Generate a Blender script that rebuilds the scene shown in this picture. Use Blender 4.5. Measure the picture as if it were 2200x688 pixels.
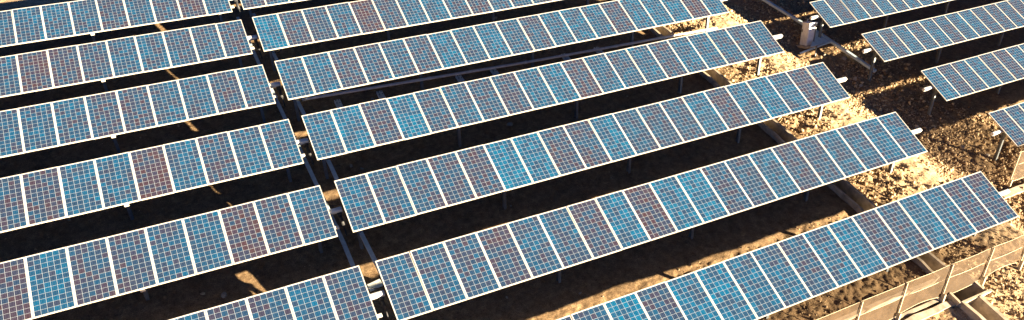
import bpy, math, random
import numpy as np
from mathutils import Matrix, Vector
random.seed(7)
rng = np.random.default_rng(11)
scene = bpy.context.scene
for o in list(bpy.data.objects):
    bpy.data.objects.remove(o, do_unlink=True)
COL = scene.collection

# ------------------------------------------------------------------ frames
# Survey frame: A = along the rows, B = up the face of a solar table, C = off that face.
# Slope frame: A, S = up the hillside, N = off the hillside.
def nz(v): v = np.array(v, float); return v / np.linalg.norm(v)
POLE = nz([.0714, .5845, .8083])                   # the way the posts stand
UPW = nz([.077, .565, .8205])                       # world up
DN = nz([0, -3.56, .92])
N = np.cross(DN, [1, 0, 0]); N = nz(N * np.sign(N[2]))
S = -DN
A = np.array([1., 0, 0])
HP = 1.9214                                        # height of a module
G0 = np.array([0, HP/2, -.18]) - 1.25*POLE
zx = UPW; xx = nz(A - zx*(A @ zx)); yx = np.cross(zx, xx)
W = np.stack([xx, yx, zx])                         # survey -> world rotation
O0 = np.array([0, G0[1], G0[2]])
def TW(P): return (W @ (np.asarray(P, float) - O0).T).T
def sl(a, s, h=0.):                                # slope coordinates -> survey
    return np.array([a, G0[1], G0[2]]) + s*S + h*N
def V(P): return Vector([float(x) for x in P])

# ------------------------------------------------------------------ camera
R = np.array([[0.9066638753213899, -0.3928030146632695, 0.15383890554250368],
              [-0.2958114575133952, -0.8519799324589217, -0.4320020558845657],
              [0.3007593702461635, 0.34617334726425414, -0.8886550595424194]])
T = np.array([-4.736624789684062, -1.787038107869104, 18.241164121580066])
F, CY = 1317.873, 627.455
cam_d = bpy.data.cameras.new('camera'); cam = bpy.data.objects.new('camera', cam_d); COL.objects.link(cam)
cpos = TW(-R.T @ T)
ax = [W @ R[0], W @ -R[1], W @ -R[2]]
m = Matrix.Identity(4)
for c in range(3):
    for r in range(3): m[r][c] = float(ax[c][r])
for r in range(3): m[r][3] = float(cpos[r])
cam.matrix_world = m
cam_d.sensor_width = 36; cam_d.sensor_fit = 'HORIZONTAL'
cam_d.lens = 36*F/2200; cam_d.shift_y = (CY-344)/2200
cam_d.clip_start = .1; cam_d.clip_end = 3000
scene.camera = cam

# ------------------------------------------------------------------ light
KX, KS = 2.5, 2.85                                  # shadow run per metre of height, along the row / up the slope
sun_t = nz(KX*A - KS*S + N)
sun_w = nz(W @ sun_t)
elev = math.asin(sun_w[2]); azim = math.atan2(sun_w[0], sun_w[1])
world = bpy.data.worlds.new('World'); scene.world = world; world.use_nodes = True
wn = world.node_tree.nodes; wl = world.node_tree.links
bg = wn['Background']
sky = wn.new('ShaderNodeTexSky'); sky.sky_type = 'NISHITA'; sky.sun_disc = False
sky.sun_elevation = elev; sky.sun_rotation = azim
sky.air_density = .1; sky.dust_density = .03; sky.ozone_density = 2.0
wl.new(sky.outputs[0], bg.inputs[0]); bg.inputs[1].default_value = .05
ld = bpy.data.lights.new('sun', 'SUN'); ld.energy = 5.0; ld.angle = math.radians(.5); ld.color = (1, .82, .56)
sun = bpy.data.objects.new('sun', ld); COL.objects.link(sun)
sun.rotation_euler = Vector([float(x) for x in sun_w]).to_track_quat('Z', 'Y').to_euler()
scene.view_settings.view_transform = 'Standard'; scene.view_settings.look = 'None'
scene.view_settings.gamma = 1; scene.view_settings.use_curve_mapping = False
scene.view_settings.exposure = 2.8
scene.render.engine = 'CYCLES'
scene.cycles.max_bounces = 5; scene.cycles.diffuse_bounces = 2; scene.cycles.caustics_reflective = False; scene.cycles.caustics_refractive = False; scene.cycles.transparent_max_bounces = 12

# ------------------------------------------------------------------ materials
def mat(name):
    mt = bpy.data.materials.new(name); mt.use_nodes = True
    nt = mt.node_tree
    return mt, nt, nt.nodes['Principled BSDF']
def math_n(nt, op, a, b=None, c=None):
    n = nt.nodes.new('ShaderNodeMath'); n.operation = op
    for i, v in enumerate((a, b, c)):
        if v is None: continue
        if isinstance(v, (int, float)): n.inputs[i].default_value = v
        else: nt.links.new(v, n.inputs[i])
    return n.outputs[0]
def mixc(nt, f, a, b, mode='MIX'):
    n = nt.nodes.new('ShaderNodeMix'); n.data_type = 'RGBA'; n.blend_type = mode
    for i, v in ((0, f), (6, a), (7, b)):
        if isinstance(v, (int, float)): n.inputs[i].default_value = v
        elif isinstance(v, tuple): n.inputs[i].default_value = (*v, 1)
        else: nt.links.new(v, n.inputs[i])
    return n.outputs[2]
def noise(nt, vec, scale, detail=4, rough=.55):
    n = nt.nodes.new('ShaderNodeTexNoise'); n.inputs['Scale'].default_value = scale
    n.inputs['Detail'].default_value = detail; n.inputs['Roughness'].default_value = rough
    nt.links.new(vec, n.inputs['Vector']); return n.outputs[0]
def ramp(nt, f, stops):
    n = nt.nodes.new('ShaderNodeValToRGB'); e = n.color_ramp.elements
    while len(e) < len(stops): e.new(.5)
    for k, (p, c) in enumerate(stops): e[k].position = p; e[k].color = (*c, 1)
    nt.links.new(f, n.inputs[0]); return n.outputs[0]

def simple(name, col, rough=.5, metal=0., var=.12, scale=6):
    mt, nt, b = mat(name)
    tc = nt.nodes.new('ShaderNodeTexCoord')
    f = noise(nt, tc.outputs['Object'], scale, 5, .65)
    lo = tuple(c*(1-var*1.6) for c in col); hi = tuple(min(1, c*(1+var)) for c in col)
    nt.links.new(ramp(nt, f, [(.3, lo), (.7, hi)]), b.inputs['Base Color'])
    b.inputs['Roughness'].default_value = rough; b.inputs['Metallic'].default_value = metal
    return mt

# solar cells: 6 x 12 polycrystalline cells, each with its own tint; tone of the module in object colour
def cell_material():
    mt, nt, b = mat('solar_cells')
    L = nt.links
    uv = nt.nodes.new('ShaderNodeUVMap'); uv.uv_map = 'UVMap'
    sp = nt.nodes.new('ShaderNodeSeparateXYZ'); L.new(uv.outputs[0], sp.inputs[0])
    x, y = sp.outputs[0], sp.outputs[1]             # metres on the glass
    cw, ch = .1497, .1520
    cx = math_n(nt, 'DIVIDE', math_n(nt, 'SUBTRACT', x, .006), cw)
    cy = math_n(nt, 'DIVIDE', math_n(nt, 'SUBTRACT', y, .008), ch)
    ix = math_n(nt, 'FLOOR', cx); iy = math_n(nt, 'FLOOR', cy)
    fx = math_n(nt, 'ABSOLUTE', math_n(nt, 'SUBTRACT', math_n(nt, 'FRACT', cx), .5))
    fy = math_n(nt, 'ABSOLUTE', math_n(nt, 'SUBTRACT', math_n(nt, 'FRACT', cy), .5))
    gx = math_n(nt, 'GREATER_THAN', fx, .5-.025)
    gy = math_n(nt, 'GREATER_THAN', fy, .5-.022)
    gap = math_n(nt, 'MAXIMUM', gx, gy)
    out = math_n(nt, 'MAXIMUM', math_n(nt, 'MAXIMUM', math_n(nt, 'LESS_THAN', cx, 0.), math_n(nt, 'GREATER_THAN', cx, 6.)),
                 math_n(nt, 'MAXIMUM', math_n(nt, 'LESS_THAN', cy, 0.), math_n(nt, 'GREATER_THAN', cy, 12.)))
    white = math_n(nt, 'MAXIMUM', gap, out)
    # two silver busbars per cell, running up the module
    bx = math_n(nt, 'ABSOLUTE', math_n(nt, 'SUBTRACT', fx, .2))
    bus = math_n(nt, 'LESS_THAN', bx, .011)
    oi = nt.nodes.new('ShaderNodeObjectInfo')
    cmb = nt.nodes.new('ShaderNodeCombineXYZ'); L.new(ix, cmb.inputs[0]); L.new(iy, cmb.inputs[1])
    L.new(math_n(nt, 'MULTIPLY', oi.outputs['Random'], 371.), cmb.inputs[2])
    wnz = nt.nodes.new('ShaderNodeTexWhiteNoise'); wnz.noise_dimensions = '3D'; L.new(cmb.outputs[0], wnz.inputs[0])
    sc = nt.nodes.new('ShaderNodeSeparateColor'); L.new(oi.outputs['Color'], sc.inputs[0])
    tone = sc.outputs[0]
    # neighbouring strings of cells drift together
    cmb2 = nt.nodes.new('ShaderNodeCombineXYZ'); L.new(ix, cmb2.inputs[0]); L.new(math_n(nt, 'MULTIPLY', iy, .35), cmb2.inputs[1])
    L.new(math_n(nt, 'MULTIPLY', oi.outputs['Random'], 91.), cmb2.inputs[2])
    patch = noise(nt, cmb2.outputs[0], .8, 2, .5)
    r1 = math_n(nt, 'SUBTRACT', wnz.outputs[0], .5)
    t = math_n(nt, 'ADD', tone, math_n(nt, 'MULTIPLY', r1, .46))
    t = math_n(nt, 'ADD', t, math_n(nt, 'MULTIPLY', math_n(nt, 'SUBTRACT', patch, .5), .42))
    base = ramp(nt, t, [(0., (.042, .025, .036)), (.2, (.029, .027, .052)), (.42, (.014, .034, .076)),
                        (.6, (.009, .045, .103)), (.8, (.004, .066, .148)), (1., (.002, .086, .180))])
    # polycrystal grain
    gr = nt.nodes.new('ShaderNodeTexVoronoi'); gr.inputs['Scale'].default_value = 45
    L.new(uv.outputs[0], gr.inputs['Vector'])
    sg = nt.nodes.new('ShaderNodeSeparateColor'); L.new(gr.outputs['Color'], sg.inputs[0])
    gm = math_n(nt, 'ADD', math_n(nt, 'MULTIPLY', sg.outputs[0], .5), .75)
    base = mixc(nt, 1., base, mixc(nt, 1., (1, 1, 1), gm, 'MULTIPLY'), 'MULTIPLY')
    base = mixc(nt, math_n(nt, 'MULTIPLY', bus, .3), base, (.16, .18, .2))
    base = mixc(nt, white, base, (.29, .335, .385))
    # dust gathered as a thin film with drips
    mp = nt.nodes.new('ShaderNodeMapping'); mp.inputs['Scale'].default_value = (9, 1.3, 1); L.new(uv.outputs[0], mp.inputs[0])
    L.new(math_n(nt, 'MULTIPLY', oi.outputs['Random'], 57.), mp.inputs['Location'])
    d = noise(nt, mp.outputs[0], 1.2, 5, .65)
    dust = ramp(nt, d, [(.5, (0, 0, 0)), (.85, (.06, .06, .06))])
    base = mixc(nt, dust, base, (.22, .19, .15))
    sp2 = noise(nt, uv.outputs[0], 90, 2, .5)
    L.new(base, b.inputs['Base Color'])
    L.new(math_n(nt, 'ADD', math_n(nt, 'MULTIPLY', d, .2), .10), b.inputs['Roughness'])
    b.inputs['IOR'].default_value = 1.45
    return mt
M_CELL = cell_material()
M_ALU = simple('anodised_aluminium', (.56, .525, .465), .45, .0, .12, 12)
M_BACK = simple('grey_backsheet', (.2, .2, .2), .6)
M_GALV = simple('galvanised_steel', (.15, .17, .18), .55, .1, .18, 9)
M_BEAM = simple('galvanised_beam', (.55, .68, .74), .5, .1, .12, 6)
M_TUBE = simple('galvanised_tube', (.66, .67, .66), .45, .2, .12, 7)
M_DARK = simple('dark_rubber', (.03, .03, .032), .6)
M_CAB = simple('painted_cabinet_steel', (.78, .80, .80), .5, 0, .1, 5)
M_CONC = simple('weathered_concrete', (.50, .41, .30), .9, 0, .28, 3.5)
M_CONCL = simple('grey_concrete_sleeper', (.78, .80, .74), .9, 0, .2, 9)
M_TIMB = simple('weathered_timber', (.50, .42, .28), .85, 0, .25, 7)
M_WIRE = simple('wire', (.5, .42, .28), .5, .2, .1)

def ground_material():
    mt, nt, b = mat('soil')
    L = nt.links
    at = nt.nodes.new('ShaderNodeAttribute'); at.attribute_name = 'slope'
    v = at.outputs['Vector']
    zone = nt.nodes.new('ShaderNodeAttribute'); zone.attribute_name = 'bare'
    n1 = noise(nt, v, .6, 6, .6); n2 = noise(nt, v, 5, 8, .7); n3 = noise(nt, v, 34, 4, .7)
    c1 = ramp(nt, n1, [(.3, (.17, .11, .06)), (.55, (.28, .185, .10)), (.75, (.45, .31, .175))])
    c2 = ramp(nt, n2, [(.32, (.15, .094, .052)), (.5, (.34, .225, .125)), (.68, (.60, .43, .24))])
    c = mixc(nt, .6, c1, c2)
    c3 = ramp(nt, n3, [(.36, (.34, .31, .28)), (.56, (1, 1, 1)), (.7, (1.5, 1.42, 1.3))])
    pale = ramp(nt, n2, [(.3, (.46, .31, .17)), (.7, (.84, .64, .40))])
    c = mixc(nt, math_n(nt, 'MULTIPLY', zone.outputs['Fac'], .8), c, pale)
    c = mixc(nt, .8, c, c3, 'MULTIPLY')
    L.new(c, b.inputs['Base Color']); b.inputs['Roughness'].default_value = .95
    b.inputs['Specular IOR Level'].default_value = .15
    bp = nt.nodes.new('ShaderNodeBump'); bp.inputs['Strength'].default_value = .5; bp.inputs['Distance'].default_value = .045
    L.new(noise(nt, v, 13, 10, .8), bp.inputs['Height']); L.new(bp.outputs[0], b.inputs['Normal'])
    return mt
M_GROUND = ground_material()
def rock_material(name, lo, mid, hi):
    mt, nt, b = mat(name)
    L = nt.links
    g = nt.nodes.new('ShaderNodeNewGeometry')
    tc = nt.nodes.new('ShaderNodeTexCoord')
    c = ramp(nt, g.outputs['Random Per Island'], [(0, lo), (.5, mid), (1, hi)])
    n = noise(nt, tc.outputs['Object'], 26, 5, .7)
    c = mixc(nt, .7, c, ramp(nt, n, [(.3, (.55, .55, .55)), (.7, (1.2, 1.2, 1.2))]), 'MULTIPLY')
    L.new(c, b.inputs['Base Color']); b.inputs['Roughness'].default_value = .9
    b.inputs['Specular IOR Level'].default_value = .2
    return mt
M_ROCK = rock_material('field_stone', (.16, .10, .055), (.38, .26, .145), (.70, .53, .32))
M_BOULD = rock_material('boulder_stone', (.26, .22, .18), (.34, .29, .23), (.40, .35, .29))

def mesh_screen_material(name, opac, col, stripes):
    mt, nt, b = mat(name)
    L = nt.links
    uv = nt.nodes.new('ShaderNodeUVMap'); uv.uv_map = 'UVMap'
    n = noise(nt, uv.outputs[0], 2.2, 6, .65)
    L.new(ramp(nt, n, [(.3, tuple(c*.7 for c in col)), (.7, tuple(min(1, c*1.2) for c in col))]), b.inputs['Base Color'])
    b.inputs['Roughness'].default_value = .8
    tr = nt.nodes.new('ShaderNodeBsdfTransparent'); tl = nt.nodes.new('ShaderNodeBsdfTranslucent')
    tl.inputs[0].default_value = (*col, 1)
    m1 = nt.nodes.new('ShaderNodeMixShader'); m1.inputs[0].default_value = .35
    L.new(b.outputs[0], m1.inputs[1]); L.new(tl.outputs[0], m1.inputs[2])
    m2 = nt.nodes.new('ShaderNodeMixShader')
    f = math_n(nt, 'ADD', math_n(nt, 'MULTIPLY', math_n(nt, 'SUBTRACT', noise(nt, uv.outputs[0], stripes, 3, .6), .5), .5), opac)
    f.node.use_clamp = True
    L.new(f, m2.inputs[0]); L.new(tr.outputs[0], m2.inputs[1]); L.new(m1.outputs[0], m2.inputs[2])
    L.new(m2.outputs[0], nt.nodes['Material Output'].inputs['Surface'])
    return mt
M_SCREEN = mesh_screen_material('windbreak_mesh', .60, (.14, .085, .04), 3)

# ------------------------------------------------------------------ mesh helpers
class MB:
    def __init__(s): s.v = []; s.f = []; s.uv = {}
    def add(s, vs, fs):
        n = len(s.v); s.v += [tuple(map(float, v)) for v in vs]; s.f += [tuple(i+n for i in f) for f in fs]
    def box(s, c, d, M=None, bev=0.):
        hx, hy, hz = d[0]/2, d[1]/2, d[2]/2
        if bev <= 0:
            vs = [(x*hx, y*hy, z*hz) for z in (-1, 1) for y in (-1, 1) for x in (-1, 1)]
            fs = [(0, 2, 3, 1), (4, 5, 7, 6), (0, 1, 5, 4), (2, 6, 7, 3), (0, 4, 6, 2), (1, 3, 7, 5)]
        else:
            import bmesh
            bm = bmesh.new(); bmesh.ops.create_cube(bm, size=1)
            for v in bm.verts: v.co = Vector((v.co.x*2*hx, v.co.y*2*hy, v.co.z*2*hz))
            bmesh.ops.bevel(bm, geom=bm.edges[:], offset=bev, segments=2, affect='EDGES', profile=.5)
            vs = [tuple(v.co) for v in bm.verts]; fs = [tuple(v.index for v in f.verts) for f in bm.faces]; bm.free()
        vs = np.array(vs)
        if M is not None: vs = vs @ np.asarray(M).T
        s.add(vs + np.asarray(c, float), fs)
    def bar(s, p, q, w, h, up=(0, 0, 1), bev=0.):   # box from p to q
        p = np.asarray(p, float); q = np.asarray(q, float); d = q-p; L = np.linalg.norm(d); z = d/L
        x = nz(np.cross(up, z)); y = np.cross(z, x)
        s.box((p+q)/2, (w, h, L), np.stack([x, y, z], 1), bev)
    def tube(s, p, q, r, n=12, r2=None):
        p = np.asarray(p, float); q = np.asarray(q, float); d = nz(q-p); r2 = r if r2 is None else r2
        u = nz(np.cross(d, [0, 0, 1] if abs(d[2]) < .9 else [1, 0, 0])); v = np.cross(d, u)
        ring = [np.cos(2*np.pi*k/n)*u + np.sin(2*np.pi*k/n)*v for k in range(n)]
        vs = [p+r*k for k in ring] + [q+r2*k for k in ring]
        fs = [(k, (k+1) % n, n+(k+1) % n, n+k) for k in range(n)] + [tuple(range(n))[::-1], tuple(range(n, 2*n))]
        s.add(vs, fs)
    def path(s, pts, r, n=8):
        for a, b in zip(pts[:-1], pts[1:]): s.tube(a, b, r, n)
    def ibeam(s, p, q, w, h, t, up):
        p = np.asarray(p, float); q = np.asarray(q, float); u = nz(up)
        z = nz(q-p); x = nz(np.cross(u, z)); y = np.cross(z, x)
        s.bar(p + y*(h/2-t/2), q + y*(h/2-t/2), w, t, u)
        s.bar(p - y*(h/2-t/2), q - y*(h/2-t/2), w, t, u)
        s.bar(p, q, t, h-2*t-.001, u)
    def mesh(s, name, material=None, smooth=False):
        me = bpy.data.meshes.new(name); me.from_pydata(s.v, [], s.f)
        if material: me.materials.append(material)
        me.validate(); me.update()
        if smooth:
            for p_ in me.polygons: p_.use_smooth = True
        return me
def link(name, me, parent=None, loc=None):
    o = bpy.data.objects.new(name, me); COL.objects.link(o)
    if parent: o.parent = parent
    if loc is not None: o.location = loc
    return o
def tag(o, label=None, cat=None, group=None, kind=None):
    if label: o['label'] = label
    if cat: o['category'] = cat
    if group: o['group'] = group
    if kind: o['kind'] = kind
    return o
def basis(P, e1, e2, e3):                          # matrix_world of a thing standing at survey point P
    m = Matrix.Identity(4); P = TW(P)
    for c, e in enumerate((e1, e2, e3)):
        e = W @ nz(e)
        for r in range(3): m[r][c] = float(e[r])
    for r in range(3): m[r][3] = float(P[r])
    return m
def empty(name, mw):
    o = bpy.data.objects.new(name, None); COL.objects.link(o); o.matrix_world = mw; o.empty_display_size = .3
    return o
SLB = lambda a, s, h=0.: basis(sl(a, s, h), A, S, N)  # slope-aligned thing frame (local x=A, y=S, z=N)

# ------------------------------------------------------------------ terrain
def sstep(x, a, b):
    t = np.clip((x-a)/(b-a), 0, 1); return t*t*(3-2*t)
def vnoise(x, y, seed):
    xi = np.floor(x).astype(np.int64); yi = np.floor(y).astype(np.int64); fx = x-xi; fy = y-yi
    def h(i, j):
        n = (i*374761393 + j*668265263 + seed*1274126177) & 0x7fffffff
        n = ((n ^ (n >> 13))*1274126177) & 0x7fffffff
        return ((n ^ (n >> 16)) & 0xffff)/65535.
    u = fx*fx*(3-2*fx); v = fy*fy*(3-2*fy)
    return (h(xi, yi)*(1-u)+h(xi+1, yi)*u)*(1-v) + (h(xi, yi+1)*(1-u)+h(xi+1, yi+1)*u)*v - .5
def base_h(a, s):
    return -.14 + .03*(1-sstep(a, -1.2, -.1)) - 2.18*sstep(a, 20.6, 26.4)
def rocky(a, s):                                   # 0 raked soil between rows .. 1 rubble
    r = sstep(a, 17.2, 17.9)*(1-.35*sstep(a, 20.2, 20.7)*(1-sstep(a, 21.4, 22.2)))
    return np.maximum(r, sstep(-s, 4.6, 5.2))
CH0, CH1 = 16.86, 17.40                            # drainage channel, seen in plan
def chan(a, s):
    w = (a > CH0-.03) & (a < CH1+.03) & (s > -11.6) & (s < 20)
    w2 = (a > CH0-.25) & (a < CH1+.42) & (s > -9.45) & (s < -8.35)
    w2 = w2 | ((a > 8.2) & (a < CH0) & (s > -8.97) & (s < -8.33))
    return w, w2
def ground_h(a, s):
    a = np.asarray(a, float); s = np.asarray(s, float)
    r = rocky(a, s)
    wx = a + .25*vnoise(a*1.7, s*1.7, 5); wy = s + .25*vnoise(a*1.7, s*1.7, 9)
    h = base_h(a, s) + .10*vnoise(a*.45, s*.45, 1)*.7 + .03*vnoise(wx*1.3, wy*1.3, 2)
    h = h + (.022+.05*r)*vnoise(wx*3.1, wy*3.1, 3) + (.012+.045*r)*vnoise(wx*7., wy*7., 4) + (.008+.03*r)*vnoise(wx*15, wy*15, 6)
    h = h + (.006+.010*r)*vnoise(a*31, s*31, 7)
    return h
def build_ground():
    fa = np.arange(-13, 33.01, .055); fs = np.arange(-12.2, 22.01, .055)
    def grow(e, d, n=34): return e + d*np.cumsum(.07*1.27**np.arange(n))
    aa = np.concatenate([grow(fa[0], -1)[::-1], fa, grow(fa[-1], 1)])
    ss = np.concatenate([grow(fs[0], -1)[::-1], fs, grow(fs[-1], 1)])
    GA, GS = np.meshgrid(aa, ss); a = GA.ravel(); s = GS.ravel()
    h = ground_h(a, s)
    far = np.maximum(np.maximum(-13-a, a-33), np.maximum(-12.2-s, s-22)); far = np.clip(far, 0, None)
    h = np.where(far > 0, base_h(a, s) + (h-base_h(a, s))*np.exp(-far/3), h)
    w, w2 = chan(a, s)
    h = np.where(w, base_h(a, s)-.62, h); h = np.where(w2, base_h(a, s)-.75, h)
    # earth is packed to the rim along the channel
    near = np.exp(-np.clip(np.minimum(abs(a-CH0), abs(a-CH1))-.05, 0, None)/.25)*((s > -11.6) & (s < 20))
    h = np.where(w | w2, h, h*(1-.8*near) + base_h(a, s)*.8*near)
    P = sl(0, 0)[None] + a[:, None]*A + s[:, None]*S + h[:, None]*N
    Pw = (P - O0) @ W.T
    nx, ny = len(aa), len(ss)
    i = np.arange(nx*ny).reshape(ny, nx)
    q = np.stack([i[:-1, :-1], i[:-1, 1:], i[1:, 1:], i[1:, :-1]], -1).reshape(-1, 4)
    me = bpy.data.meshes.new('ground'); me.vertices.add(nx*ny); me.vertices.foreach_set('co', Pw.astype(np.float32).ravel())
    me.loops.add(q.size); me.loops.foreach_set('vertex_index', q.ravel().astype(np.int32))
    me.polygons.add(len(q)); me.polygons.foreach_set('loop_start', np.arange(0, q.size, 4, dtype=np.int32))
    me.polygons.foreach_set('use_smooth', np.ones(len(q), bool))
    me.update()
    at = me.attributes.new('slope', 'FLOAT_VECTOR', 'POINT'); at.data.foreach_set('vector', np.stack([a, s, h], 1).astype(np.float32).ravel())
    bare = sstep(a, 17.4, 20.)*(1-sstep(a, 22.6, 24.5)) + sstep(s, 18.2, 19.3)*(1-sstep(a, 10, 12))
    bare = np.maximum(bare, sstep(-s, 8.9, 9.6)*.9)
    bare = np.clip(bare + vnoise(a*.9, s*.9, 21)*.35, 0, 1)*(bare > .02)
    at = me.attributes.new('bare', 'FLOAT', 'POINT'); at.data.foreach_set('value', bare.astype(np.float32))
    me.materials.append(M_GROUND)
    o = link('ground', me); tag(o, kind='structure')
build_ground()

# ------------------------------------------------------------------ stones
import bmesh
def ico(sub):
    bm = bmesh.new(); bmesh.ops.create_icosphere(bm, subdivisions=sub, radius=1)
    v = np.array([tuple(x.co) for x in bm.verts]); f = np.array([[y.index for y in x.verts] for x in bm.faces]); bm.free()
    return v, f
IV, IF = ico(1); IV2, IF2 = ico(2)
def rock_variant(v, seed, rough=.22):
    r = np.random.default_rng(seed)
    out = v.copy()
    for _ in range(7):                              # chip flat facets off
        n_ = nz(r.normal(size=3)); d = r.uniform(.55, .85)
        k = out @ n_ - d; out = out - np.clip(k, 0, None)[:, None]*n_
    out *= 1 + rough*r.uniform(-1, 1, (len(out), 1))*.5
    return out*np.array([1, r.uniform(.65, .95), r.uniform(.5, .8)])
VAR = [rock_variant(IV, k) for k in range(9)]
def scatter(name, n, amin, amax, smin, smax, dens, size, material, label, cat):
    a = rng.uniform(amin, amax, n); s = rng.uniform(smin, smax, n)
    keep = rng.uniform(0, 1, n) < dens(a, s)
    w, w2 = chan(a, s); keep &= ~(w | w2)
    a = a[keep]; s = s[keep]; n = len(a)
    sz = size(n, a, s)
    h = ground_h(a, s) + sz*.18
    C = sl(0, 0)[None] + a[:, None]*A + s[:, None]*S + h[:, None]*N
    C = (C-O0) @ W.T
    B3 = np.stack([A, S, N], 1)
    Vs = np.empty((n, len(IV), 3)); vid = rng.integers(0, len(VAR), n)
    th = rng.uniform(0, 2*np.pi, n); ph = rng.normal(0, .35, n)
    for k in range(n):
        c_, s_ = math.cos(th[k]), math.sin(th[k]); c2, s2 = math.cos(ph[k]), math.sin(ph[k])
        Rz = np.array([[c_, -s_, 0], [s_, c_, 0], [0, 0, 1]]); Rx = np.array([[1, 0, 0], [0, c2, -s2], [0, s2, c2]])
        Vs[k] = (VAR[vid[k]]*sz[k]) @ (W @ B3 @ Rx @ Rz).T + C[k]
    me = bpy.data.meshes.new(name)
    nv = len(IV); me.vertices.add(n*nv); me.vertices.foreach_set('co', Vs.astype(np.float32).ravel())
    f = (IF[None] + (np.arange(n)*nv)[:, None, None]).reshape(-1, 3)
    me.loops.add(f.size); me.loops.foreach_set('vertex_index', f.ravel().astype(np.int32))
    me.polygons.add(len(f)); me.polygons.foreach_set('loop_start', np.arange(0, f.size, 3, dtype=np.int32))
    me.update(); me.materials.append(material)
    o = link(name, me); tag(o, label, cat, kind='stuff'); return o
lognorm = lambda lo, sig: (lambda n, a, s: np.clip(lo*np.exp(rng.normal(0, sig, n)), .008, .16))
clump = lambda a, s: np.clip(.55 + 1.5*vnoise(a*.8, s*.8, 33), .05, 1)
scatter('rubble', 60000, 17.45, 31, -11.5, 13, lambda a, s: rocky(a, s)*clump(a, s)*(.35+.65*(a > 21.6)+.6*(a < 20.4)),
        lognorm(.030, .55), M_ROCK, 'loose brown rubble covering the sunlit strips right of the drainage channel', 'rubble')
scatter('gravel', 9000, 9, 26, -11.8, -4.7, lambda a, s: clump(a, s)*.8, lognorm(.024, .5), M_ROCK,
        'small stones strewn over the ground along the mesh fence', 'gravel')
scatter('clods', 3600, 17.5, 31, -11.5, 13, lambda a, s: rocky(a, s)*np.clip(.2+2.2*vnoise(a*.7, s*.7, 51), .02, 1)*(1-.85*(a > 20.3)*(a < 21.8)),
        lognorm(.068, .4), M_ROCK, 'fist sized clods and broken rock heaped beside the right row ends', 'clods')
scatter('scattered_stones', 5200, -12, 17, -6, 19.5, lambda a, s: clump(a, s)*.55, lognorm(.017, .6), M_ROCK,
        'small stones scattered over the shaded soil between the rows', 'stones')

def rock(a, s, r, seed, label, fl=.75):
    v = rock_variant(IV2, 100+seed, .1)*r*np.array([1, .9, fl/.7])
    me = bpy.data.meshes.new('rock'); me.from_pydata([tuple(x) for x in v], [], [tuple(x) for x in IF2]); me.materials.append(M_BOULD)
    mw = SLB(a, s, float(ground_h(a, s)) + r*.25)
    o = link('rock', me); o.matrix_world = mw @ Matrix.Rotation(seed*1.3, 4, 'Z')
    tag(o, label, 'rock', 'larger loose rocks lying between the rows')
def unproj(x, y, h=0.):                            # where a sight line of the survey meets the hillside plane
    C = -R.T @ T; d = R.T @ np.array([(x-1100)/F, (y-CY)/F, 1]); g = sl(0, 0, h)
    k = ((g-C) @ N)/(d @ N); P = C+k*d
    return float(P[0]), float((P-g) @ S)
def on_ground(x, y):
    h = 0.
    for _ in range(25):
        a, s = unproj(x, y, h); h = .5*h + .5*float(base_h(a, s))
    return (*unproj(x, y, h), h)
for k, (x, y, r, lb) in enumerate([
    (1095, 264, .15, 'pale grey rock alone in the shade below the third full table of the middle column'),
    (753, 351, .09, 'left one of two pale stones near the left end of the fourth middle row'),
    (776, 356, .075, 'right one of two pale stones near the left end of the fourth middle row'),
    (848, 205, .09, 'flat pale stone beside the second concrete sleeper'),
    (800, 208, .08, 'small stone just left of the second concrete sleeper'),
    (858, 424, .055, 'small stone in the shade under the fourth middle row'),
    (1458, 193, .07, 'stone at the foot of the third post of the third middle row'),
    (1098, 436, .05, 'small pale stone right of a post under the fourth middle row'),
    (480, 630, .11, 'brown clod in the shade above the lowest left table'),
    (130, 530, .08, 'brown stone in the shade above the fifth left table'),
    (262, 522, .06, 'small brown stone under the fourth left table'),
    (1090, 634, .06, 'small pale stone under the left half of the fifth middle row'),
    (1248, 625, .06, 'pale stone in the shade just above the lowest middle table'),
    ]):
    a, s = unproj(x, y); rock(a, s, r, k, lb)
for k, (x, y, h, r, lb) in enumerate([
    (1812, 128, -1.6, .17, 'flat dark rock beside the long steel beam right of the cabinet'),
    (1836, 172, -.6, .16, 'rounded rock in the shade right of the fourth row tube end'),
    (1848, 186, -.6, .12, 'smaller rock below the rounded one right of the fourth row tube end'),
    (1812, 195, -.1, .10, 'pale rock beside the lower right corner of the fourth middle row'),
    (1770, 120, -1.3, .10, 'small lit rock at the foot of the cabinet brace'),
    (2065, 320, -1.2, .17, 'orange lit slab of rock in the dappled shade'),
    (2120, 335, -1.5, .13, 'pointed orange rock left of the last right hand post'),
    ]):
    a, s, _h = on_ground(x, y); rock(a, s, r, 20+k, lb)

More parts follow.
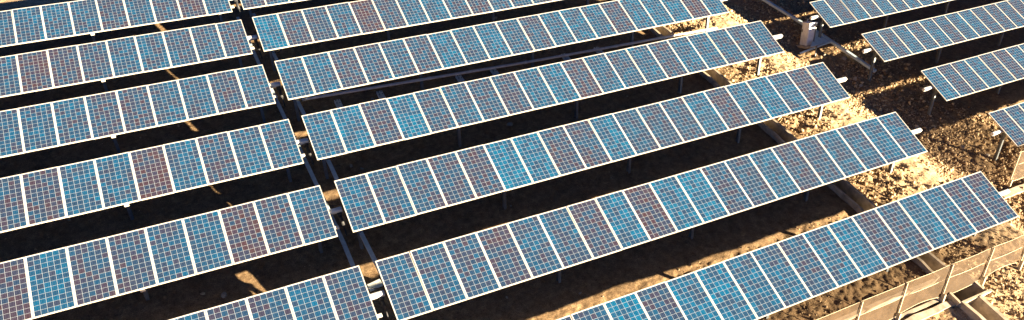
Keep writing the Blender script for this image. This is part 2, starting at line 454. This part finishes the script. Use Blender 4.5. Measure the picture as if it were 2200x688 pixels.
# ------------------------------------------------------------------ solar tables
NPAN = 20
TT_B, TT_C = HP/2, -.18
def panel_meshes():
    g = MB()                                       # frame: four aluminium rails
    w, hgt, t, d = .988, HP, .024, .036
    g.box((w/2+.006, t/2, -d/2), (w, t, d)); g.box((w/2+.006, hgt-t/2, -d/2), (w, t, d))
    for x in (.006+t/2, .006+w-t/2): g.box((x, hgt/2, -d/2-.0005), (t, hgt-2*t-.0005, d-.001))
    fr = g.mesh('panel_frame', M_ALU)
    me = bpy.data.meshes.new('solar_panel')        # laminate: glass and backsheet
    x0, x1, y0, y1 = .006+t-.001, .006+w-t+.001, t-.001, hgt-t+.001
    vs = [(x0, y0, -.004), (x1, y0, -.004), (x1, y1, -.004), (x0, y1, -.004), (x0, y0, -.012), (x1, y0, -.012), (x1, y1, -.012), (x0, y1, -.012)]
    fs = [(0, 1, 2, 3), (7, 6, 5, 4), (0, 4, 5, 1), (1, 5, 6, 2), (2, 6, 7, 3), (3, 7, 4, 0)]
    me.from_pydata(vs, [], fs); me.materials.append(M_CELL); me.materials.append(M_BACK)
    uv = me.uv_layers.new(name='UVMap')
    for li, lp in enumerate(me.loops):
        co = me.vertices[lp.vertex_index].co
        # the cell field fills the glass
        uv.data[li].uv = ((co.x-x0)/(x1-x0)*(6*.1497+.012), (co.y-y0)/(y1-y0)*(12*.1520+.016))
    for pi, p_ in enumerate(me.polygons): p_.material_index = 0 if pi == 0 else 1
    me.update()
    return me, fr
ME_PAN, ME_FRAME = panel_meshes()
def post_mesh(L, lean):
    g = MB(); lean = np.array(lean)
    p = np.array([0, 0, 0.]); q = p - lean*L
    g.ibeam(p - lean*.02, q, .10, .12, .012, (0, 1, 0)); return g.mesh('post', M_GALV)
def rail_mesh():
    g = MB()
    for k in range(NPAN):                            # module clamps' cross rails on the tube
        for x in (.16, .84):
            g.box((k+x, TT_B, -.072), (.05, 1.15, .05))
    return g.mesh('mounting_rail', M_GALV)
ME_RAIL = rail_mesh()
def tube_mesh(left, right):
    g = MB(); g.box(((NPAN+right-left)/2, TT_B, -.135), (NPAN+left+right, .15, .15), bev=.035)
    return g.mesh('torque_tube', M_TUBE)
ME_TUBE = {'L': tube_mesh(.3, .40), 'M': tube_mesh(-.05, .60), 'R': tube_mesh(.54, .3)}
def bracket_mesh():
    g = MB(); g.box((0, 0, -.09), (.16, .2, .015)); g.box((-.075, 0, .0), (.012, .2, .19)); g.box((.075, 0, .0), (.012, .2, .19))
    g.tube((-.09, 0, 0), (-.07, 0, 0), .05, 10); return g.mesh('bearing_bracket', M_GALV)
ME_BR = bracket_mesh()
def lug_mesh():
    g = MB(); g.box((0, 0, 0), (.13, .10, .05), bev=.006); return g.mesh('end_lug', M_ALU)
ME_LUG = lug_mesh()
def damper_mesh():
    g = MB(); g.tube((0, 0, 0), (.02, -.30, -.16), .055, 12); g.tube((.02, -.30, -.16), (.03, -.52, -.42), .022, 8)
    g.box((0, .02, .03), (.14, .12, .14), bev=.015); return g.mesh('damper', M_DARK, True)
ME_DAMP = damper_mesh()
def cable_mesh(dx, sag, dy):
    g = MB(); pts = [np.array((dx*t, dy*t - sag*.55*4*t*(1-t), -sag*.8*4*t*(1-t))) for t in np.linspace(0, 1, 9)]
    g.path(pts, .012, 6); return g.mesh('cable', M_DARK, True)
ME_CAB = cable_mesh(.75, .30, 0); ME_JUMP = cable_mesh(.75, .12, -.1)

TAB = {
'L0': (-21.116, 14.252, -3.752, -0.00082, 0.00065), 'L1': (-20.922, 10.906, -3.004, -0.00080, 0.00066),
'L2': (-20.760, 7.319, -2.054, -0.00072, 0.00075), 'L3': (-20.585, 3.731, -1.129, -0.00096, 0.00055),
'L4': (-20.423, 0.158, -0.250, -0.00086, 0.00065), 'L5': (-20.248, -3.510, 0.882, -0.00081, 0.00065),
'M0': (-0.652, 14.685, -4.088, -0.00001, -0.00007), 'M1': (-0.505, 10.776, -2.872, 0, -0.00005),
'M2': (-0.334, 7.126, -1.825, 0.00022, 0.00017), 'M3': (-0.171, 3.578, -0.945, 0.00013, 0.00006),
'M4': (0, 0, 0, 0, 0), 'M5': (0.189, -3.551, 0.911, -0.00070, -0.00059), 'M6': (0.371, -7.131, 1.767, 0.00022, -0.00002),
'R0': (27.283, 6.773, -3.924, 0.00134, -0.00009), 'R1': (27.373, 3.237, -2.968, 0.00134, -0.00010),
'R2': (27.880, -0.160, -2.278, 0.00133, -0.00012), 'R3': (27.929, -3.747, -1.317, 0.00131, -0.00013)}
LABEL = {
'L0': 'topmost of the left column tables, its upper left part by the sunlit bare ground',
'L1': 'left column solar table second from the top, right end at the steel beam gap',
'L2': 'left column solar table third from the top with plain dark blue panels',
'L3': 'left column solar table with one brownish panel in its middle, fourth from the top',
'L4': 'left column solar table fifth from the top, its leftmost panel in view reddish',
'L5': 'lowest left column solar table, only its right end in view at the bottom edge',
'M0': 'middle column solar table cut by the top edge, just its lower left corner in view',
'M1': 'middle column solar table with a bright teal first panel and a brown fifth panel',
'M2': 'middle column solar table above the pipe and the row of concrete sleepers',
'M3': 'middle column solar table directly below the concrete sleepers, bright teal fourth panel',
'M4': 'middle column solar table with two bright teal panels a quarter along from its left end',
'M5': 'middle column solar table with two brown panels near its middle, above the sunlit soil strip',
'M6': 'lowest middle column solar table beside the mesh fence, mostly bright blue panels',
'R0': 'topmost right column solar table behind the grey cabinet',
'R1': 'right column solar table whose end post meets the lower end of the long steel beam',
'R2': 'right column solar table third from the top with its end tube over dark shaded soil',
'R3': 'lowest right column solar table, only its left corner in view by the right edge'}
TONE = {
'M5': [.5,.45,.4,.28,.55,.5,.25,.8,.1,.82,.85,.42,.42,.66,.28,.45,.58,.42,.62,.5],
'M4': [.5,.42,.42,.32,.28,.98,.8,.32,.3,.8,.5,.42,.4,.66,.26,.6,.78,.52,.3,.45],
'M3': [.65,.8,.32,.95,.38,.5,.38,.38,.68,.72,.25,.6,.5,.66,.4,.6,.6,.48,.38,.5],
'M2': [.6,.62,.32,.4,.5,.4,.76,.6,.66,.55,.38,.65,.72,.6,.28,.72,.76,.78,.15,.75],
'M1': [.95,.35,.42,.5,.08,.4,.62,.7,.5,.3,.6,.5,.4,.6,.5,.4,.6,.5,.6,.5],
'M6': [.5,.5,.5,.62,.5,.95,.34,.78,.84,.7,.62,.45,.62,.74,.32,.38,.68,.58,.36,.36],
'L3': [.5]*11+[.32,.28,.62,.58,.05,.6,.36,.6,.5],
'L4': [.5]*11+[.15,.66,.34,.32,.48,.55,.1,.26,.5],
'L5': [.5]*16+[.3,.36,.6,.42],
'L2': [.5]*11+[.5,.55,.5,.4,.3,.55,.5,.38,.5],
'L1': [.5]*11+[.5,.12,.28,.42,.55,.52,.45,.5,.36],
'L0': [.5]*11+[.55,.6,.58,.5,.32,.6,.42,.15,.6],
'R0': [.6,.35,.62,.4,.62,.5,.62],
'R1': [.5,.4,.66,.42,.6,.4,.62,.6,.4],
'R2': [.72,.4,.45,.68,.38,.3,.62,.5],
'R3': [.45,.5,.6]}
for key, (a0, b0, c0, yaw, slp) in TAB.items():
    col = key[0]
    e1 = nz([1, yaw, slp]); e2 = nz(np.array([0, 1, 0]) - e1*(e1[1])); e3 = np.cross(e1, e2)
    P0 = np.array([a0, b0, c0])
    lean = np.array([POLE @ e1, POLE @ e2, POLE @ e3])
    mid = P0 + e1*10.33 + e2*TT_B + e3*TT_C - POLE*1.25       # foot of the middle post
    t = empty('solar_table', basis(mid, e1, e2, e3))
    tag(t, LABEL[key], 'solar table', 'tilted solar tables set in rows up the hillside')
    off = Vector([float(x) for x in -np.array([10.33, TT_B, TT_C]) + lean*1.25])
    tones = TONE.get(key, [])
    link('torque_tube', ME_TUBE[col], t, off)
    for k in range(NPAN):
        p = link('solar_panel', ME_PAN, t, off + Vector((k, 0, 0)))
        tn = tones[k] if k < len(tones) else random.choice((.3, .4, .45, .5, .55, .6, .62, .7))
        tn = .49+(tn-.5)*(.55 if tn > .5 else .68)
        p.color = (tn, 0, 0, 1)
        p.location.z += random.uniform(-.004, .004); p.location.y += random.uniform(-.004, .004)
        p.rotation_euler = (random.gauss(0, .0022), random.gauss(0, .003), 0)
        fr = link('panel_frame', ME_FRAME, p)
    r = link('mounting_rail', ME_RAIL, t, off)
    xs = [.33, 5.33, 10.33, 15.35, 19.55]
    if col == 'L': xs = [.45, 4.5, 9.5, 14.5, 19.52]
    if col == 'R': xs = [.42, 5.4, 10.4, 15.4, 19.6]
    pm = post_mesh(1.75, lean)
    for x in xs:
        po = link('post', pm, t, off + Vector((x, TT_B, TT_C)))
        link('bearing_bracket', ME_BR, po)
    if col == 'L':
        link('end_lug', ME_LUG, t, off + Vector((20.06, .33, -.06)))
        link('end_lug', ME_LUG, t, off + Vector((14.6, -.005, -.07)))
        link('cable', ME_JUMP, t, off + Vector((19.9, 1.30, -.10)))
        link('damper', ME_DAMP, t, off + Vector((20.28, TT_B-.1, TT_C-.08)))
    if col == 'M':
        link('cable', ME_CAB, t, off + Vector((.12, .30, -.10)))

# ------------------------------------------------------------------ beams, pipe, sleepers
def slope_thing(name, a, s, h, label, cat, group=None, mb=None, material=None):
    o = empty(name, SLB(a, s, h)) if mb is None else link(name, mb.mesh(name, material))
    o.matrix_world = SLB(a, s, h); tag(o, label, cat, group); return o
def rel(p, o): return np.array(p, float)-np.array(o, float)
def beam(o, pts, w, d, label, mt=M_BEAM):
    root = slope_thing('drive_beam', *o, label, 'steel beam')
    for p, q in zip(pts[:-1], pts[1:]):
        g = MB(); g.bar(rel(p, o), rel(q, o), w, d, (0, 0, 1), .008); link('beam_segment', g.mesh('beam_segment', mt), root)
    return root
GB = 'steel beams linking the rows'
b1 = beam((.45, -7., .3), [(.62, -8.5, .33), (.50, -3.7, .33), (.33, 0, .33), (.27, 3.7, .33), (.08, 7.4, .33), (-.08, 11.2, .28), (-.25, 15.5, .15)], .13, .09,
          'grey steel beam running uphill under the left ends of the middle column tables')
b2 = beam((-.3, -4., .2), [(-.22, -5.5, .16), (-.27, 0, .16), (-.42, 3.7, .16), (-.60, 7.4, .16), (-.78, 11.2, .15), (-.95, 15.5, .1)], .13, .09,
          'grey steel beam running uphill under the right ends of the left column tables')
b3 = beam((28.05, 4.1, -2.05), [(28.08, 3.95, -1.98), (28.02, 7.97, -1.98), (27.88, 9.3, -1.98), (27.55, 13.4, -1.98)], .17, .12,
          'long bluish steel beam on the ground behind the grey cabinet')
b3o = (28.05, 4.1, -2.05)
g = MB(); g.bar(rel((25.55, 6.78, -2.02), b3o), rel((27.95, 7.02, -1.93), b3o), .07, .07, (0, 0, 1), .005)
link('brace_bar', g.mesh('brace_bar', M_BEAM), b3)
g = MB(); q = [rel(p, b3o) for p in ((26.3, 6.9, -1.9), (27.9, 7.1, -1.95), (27.9, 8.2, -1.95))]
g.add([v + np.array([0, 0, dz]) for dz in (0, .015) for v in q], [(0, 2, 1), (3, 4, 5), (0, 1, 4, 3), (1, 2, 5, 4), (2, 0, 3, 5)])
link('gusset_plate', g.mesh('gusset_plate', M_BEAM), b3)

po = (0.2, 7.4, .6)
g = MB(); pts = [(.25, 7.40, .64), (5.2, 7.36, .48), (9.5, 7.33, .34), (14, 7.32, .24), (19.6, 7.25, .16)]
for p_, q_ in zip(pts[:-1], pts[1:]):
    d_ = nz(np.array(q_)-np.array(p_)); g.tube(rel(p_, po), rel(q_, po), .055, 14)
    g.tube(rel(p_, po)-d_*.05, rel(p_, po)+d_*.09, .066, 14)
slope_thing('conduit_pipe', *po, 'long grey pipe running below the second middle column table', 'pipe', None, g, M_TUBE)

def sleeper_mesh():
    g = MB(); g.box((0, -.75, .05), (.24, 1.5, .12), bev=.01)
    me = g.mesh('sleeper', M_CONCL); return me
ME_SL = sleeper_mesh()
gb = MB()
for x in (-.06, .06):
    for y in (-.08, -.26): gb.tube((x, y, .11), (x, y, .145), .016, 8)
ME_BOLT = gb.mesh('bolt', M_DARK)
for a, w in zip((1.55, 3.27, 6.69, 8.27, 11.72, 13.4),
                ('first concrete sleeper from the left below the pipe', 'second concrete sleeper from the left below the pipe',
                 'third concrete sleeper from the left below the pipe', 'fourth concrete sleeper from the left below the pipe',
                 'fifth concrete sleeper from the left below the pipe', 'last concrete sleeper on the right below the pipe')):
    o = link('sleeper', ME_SL); o.matrix_world = SLB(a, 7.95, float(base_h(a, 7.9))+.02)
    tag(o, w, 'sleeper', 'pale concrete sleepers between two rows')
    link('bolt', ME_BOLT, o)
# a lone block in the gap between columns
g = MB(); g.box((0, 0, .06), (.42, .2, .16), bev=.01)
a_, s_ = unproj(805, 610); o = slope_thing('concrete_block', a_, s_, float(ground_h(a_, s_)), 'small grey block in the gap beside the lowest left table', 'block', None, g, M_CONCL)
o.matrix_world = o.matrix_world @ Matrix.Rotation(.2, 4, 'Z')

# ------------------------------------------------------------------ drainage channel
co = (17.13, -3., 0.)
ch = slope_thing('drainage_channel', *co, 'long concrete drainage channel running straight downhill under the middle tables', 'drain')
def strip(name, a0, a1, h0, h1, s0, s1, mt=M_CONC, seed=0):
    g = MB(); n = max(2, int((s1-s0)/.35)); r = np.random.default_rng(seed)
    ss = np.linspace(s0, s1, n); vs = []
    for s in ss:
        j = r.normal(0, .009, 2)
        for a, h in ((a0+j[0], h0), (a1+j[0], h0), (a1+j[0], h1+j[1]), (a0+j[0], h1+j[1])): vs.append(rel((a, s, h), co))
    fs = [(0, 1, 2, 3), tuple(4*(n-1)+k for k in (3, 2, 1, 0))]
    for k in range(n-1):
        for e in range(4): fs.append((4*k+e, 4*k+4+e, 4*k+4+(e+1) % 4, 4*k+(e+1) % 4))
    g.add(vs, fs); return link(name, g.mesh(name, mt), ch)
strip('channel_floor', CH0+.03, CH1-.03, -.5, -.44, -8.36, 19, seed=1)
strip('channel_wall', CH0-.07, CH0+.03, -.65, .045, -8.36, 19, seed=2)
strip('channel_wall', CH1-.03, CH1+.07, -.65, .055, -8.36, 19, seed=3)
strip('sump_wall', CH0-.32, CH0-.24, -.8, .06, -9.4, -8.98, seed=4)
strip('sump_wall', CH1+.36, CH1+.44, -.8, .05, -9.4, -8.34, seed=5)
g = MB(); g.box(rel((17.3, -9.42, -.35), co), (1.36, .08, .84));  g.box(rel((17.63, -8.33, -.35), co), (.3, .08, .84))
link('sump_end_wall', g.mesh('sump_end_wall', M_CONC), ch)
strip('lower_channel_floor', CH0-.1, CH1-.1, -.4, -.34, -11.5, -9.47, seed=6)
strip('lower_channel_wall', CH0-.24, CH0-.12, -.65, .07, -11.5, -9.47, seed=7)
strip('lower_channel_wall', CH1-.10, CH1+.03, -.65, .07, -11.5, -9.47, seed=8)

def cross(name, a0, a1, s0, s1, h0, h1, seed):
    g = MB(); n = int((a1-a0)/.35); r = np.random.default_rng(seed); vs = []
    for a in np.linspace(a0, a1, n):
        j = r.normal(0, .010, 2)
        for s, h in ((s0+j[0], h0), (s1+j[0], h0), (s1+j[0], h1+j[1]), (s0+j[0], h1+j[1])): vs.append(rel((a, s, h-.13), co))
    fs = [(3, 2, 1, 0), tuple(4*(n-1)+k for k in (0, 1, 2, 3))]
    for k in range(n-1):
        for e in range(4): fs.append((4*k+(e+1) % 4, 4*k+4+(e+1) % 4, 4*k+4+e, 4*k+e))
    g.add(vs, fs); return link(name, g.mesh(name, M_CONC), ch)
cross('side_channel_wall', 8.0, CH0-.10, -8.40, -8.28, -.6, .05, 11)
cross('side_channel_wall', 8.0, CH0-.34, -9.06, -8.94, -.6, .05, 12)
cross('side_channel_floor', 8.0, CH0-.2, -8.935, -8.405, -.55, -.42, 13)

# ------------------------------------------------------------------ cabinet
def cabinet(a, s, h):
    root = empty('electrical_cabinet', basis(sl(a, s, h), A, nz(np.cross(POLE, A)), POLE))
    tag(root, 'pale grey upright electrical cabinet on a slab between the middle and right columns', 'cabinet')
    M4 = root.matrix_world.copy(); root.matrix_world = M4 @ Matrix.Rotation(math.radians(-6), 4, 'Z')
    w, d, H_ = .45, .53, 1.10
    g = MB(); g.box((0, 0, H_/2+.06), (w, d, H_), bev=.008); link('cabinet_body', g.mesh('cabinet_body', M_CAB), root)
    g = MB(); g.box((0, 0, H_+.085), (w+.07, d+.07, .045), bev=.01); link('cabinet_roof', g.mesh('cabinet_roof', M_CAB), root)
    g = MB(); g.box((-w/2-.012, 0, H_*.72+.02), (.02, d-.08, H_*.52), bev=.004)
    dr = link('door', g.mesh('door', M_CAB), root)
    g = MB(); g.box((-w/2-.035, d*.32, H_*.72), (.03, .03, .14), bev=.004); link('handle', g.mesh('handle', M_DARK), dr)
    g = MB(); g.box((-w/2-.010, 0, H_*.24+.03), (.018, d-.08, H_*.38), bev=.004); link('lower_door', g.mesh('lower_door', M_CAB), root)
    g = MB(); g.box((0, -.02, .03), (1.0, .95, .10), bev=.01); link('base_slab', g.mesh('base_slab', M_CONC), root)
    g = MB(); g.tube((.02, .2, H_+.1), (.02, .2, H_+.26), .02, 8); link('vent_pipe', g.mesh('vent_pipe', M_TUBE), root)
    return root
ca, cs, chh = on_ground(1731, 103)
cabinet(ca+.1, cs+.1, chh+.03)
# thin posts beside the cabinet
for k, (x, y, hh, L, lb) in enumerate([(1745, 108, -1.35, 1.35, 'thin steel stake against the right side of the grey cabinet'),
                                      (1751, 122, -1.2, .55, 'short steel stake in front of the grey cabinet')]):
    a_, s_, hh = on_ground(x, y)
    o = link('stake', None) if False else None
    g = MB(); g.bar((0, 0, -.2), (0, 0, L), .05, .05, (1, 0, 0), .004); g.bar((0, .04, L-.18), (0, .04, L-.02), .07, .02, (1, 0, 0))
    o = link('stake', g.mesh('stake', M_GALV)); o.matrix_world = basis(sl(a_, s_, hh), A, nz(np.cross(POLE, A)), POLE)
    tag(o, lb, 'stake')

# ------------------------------------------------------------------ mesh fences
def fence(label, posts, H_, zlow, loc, sag=.05, wires=(.62,), seed=0):
    a0, s0, h0 = loc
    f = empty('mesh_fence', SLB(*loc)); tag(f, label, 'fence')
    up = np.array([POLE @ A, POLE @ S, POLE @ N]); r = np.random.default_rng(seed)
    P = [rel(p, loc) for p in posts]
    for k, p in enumerate(P):
        g = MB(); g.bar(p - up*.35, p + up*(H_+.01), .035, .035, (1, 0, 0), .005)
        g.bar(p - up*.4 - np.array([0, .05, 0]), p + up*.34 - np.array([0, .05, 0]), .085, .07, (1, 0, 0), .008)
        link('post', g.mesh('post', M_TIMB), f)
    # the screen hangs on the downhill side of the posts
    n = 26; rows = 7; vs = []; uvs = []; L = 0
    outw = np.cross(nz(P[1]-P[0]), up)
    for k in range(len(P)-1):
        for i in range(n if k < len(P)-2 else n+1):
            t = i/n; c = P[k]*(1-t)+P[k+1]*t
            sg = math.sin(math.pi*t)
            top = H_ - .025*sg; bot = zlow + (sag*2.2 if k % 2 else -sag)*sg + .03*math.sin(3.1*t+k)
            for j in range(rows+1):
                z = bot+(top-bot)*j/rows
                bulge = .035 + .05*sg*math.sin(math.pi*j/rows)*(1 if k % 3 else .4) + .006*math.sin(9*t+2.1*j+k)
                vs.append(c + up*z - outw*bulge); uvs.append(((k+t)*1.85, z))
    cols = len(vs)//(rows+1)
    fs = [(i*(rows+1)+j, (i+1)*(rows+1)+j, (i+1)*(rows+1)+j+1, i*(rows+1)+j+1) for i in range(cols-1) for j in range(rows)]
    g = MB(); g.add(vs, fs); me = g.mesh('mesh_screen', M_SCREEN, True)
    uv = me.uv_layers.new(name='UVMap')
    for li, lp in enumerate(me.loops): uv.data[li].uv = uvs[lp.vertex_index]
    link('mesh_screen', me, f)
    for wz in wires + (1.0,):
        g = MB(); pts = [vs[i*(rows+1)+rows] - up*(H_*(1-wz)) - outw*.015 for i in range(0, cols, 6)]
        g.path(pts, .007, 6); link('wire', g.mesh('wire', M_WIRE), f)
    g = MB(); g.path([vs[i*(rows+1)] for i in range(0, cols, 3)], .007, 6); link('hem', g.mesh('hem', M_WIRE), f)
    return f
fence('tan windbreak mesh fence along the foot of the lowest middle table',
      [(a, -9.07, float(base_h(a, -9.07))) for a in (8.6, 10.5, 12.45, 14.25, 16.2, 18.05, 19.9, 21.8, 23.7)],
      1.33, .2, (16.2, -9.05, 0), .06)
fence('short end of a mesh fence at the right edge below the last right table',
      [(a, -4.85, float(base_h(a, -4.85))+.02) for a in (27.15, 29.0, 30.9, 32.8)], 1.5, .16, (27.15, -4.85, -2.1), .03, seed=3)
# pale kerbs at the foot of the fences
def kerb(label, a0, a1, s, w, hh, mt=M_CONC):
    g = MB(); n = int((a1-a0)/.4)+1; r = np.random.default_rng(int(a0*10)); aa = np.linspace(a0, a1, n); vs = []
    for a in aa:
        b = float(base_h(a, s)); j = r.normal(0, .012, 3)
        for ds, h in ((-w/2+j[0], -.15), (w/2+j[1], -.15), (w/2+j[1], hh+j[2]), (-w/2+j[0], hh+j[2])): vs.append(rel((a, s+ds, b+h), (a0, s, 0)))
    fs = [(0, 1, 2, 3), tuple(4*(n-1)+k for k in (3, 2, 1, 0))]
    for k in range(n-1):
        for e in range(4): fs.append((4*k+e, 4*k+4+e, 4*k+4+(e+1) % 4, 4*k+(e+1) % 4))
    g.add(vs, fs); slope_thing('kerb', a0, s, 0, label, 'kerb', None, g, mt)
kerb('low concrete kerb left of the drain pit at the foot of the mesh fence', 8.0, 16.5, -9.26, .2, .09)
kerb('pale concrete footing under the fence at the right edge', 26.2, 33, -5.2, .34, .12)

scene.render.resolution_x = 1024; scene.render.resolution_y = 320
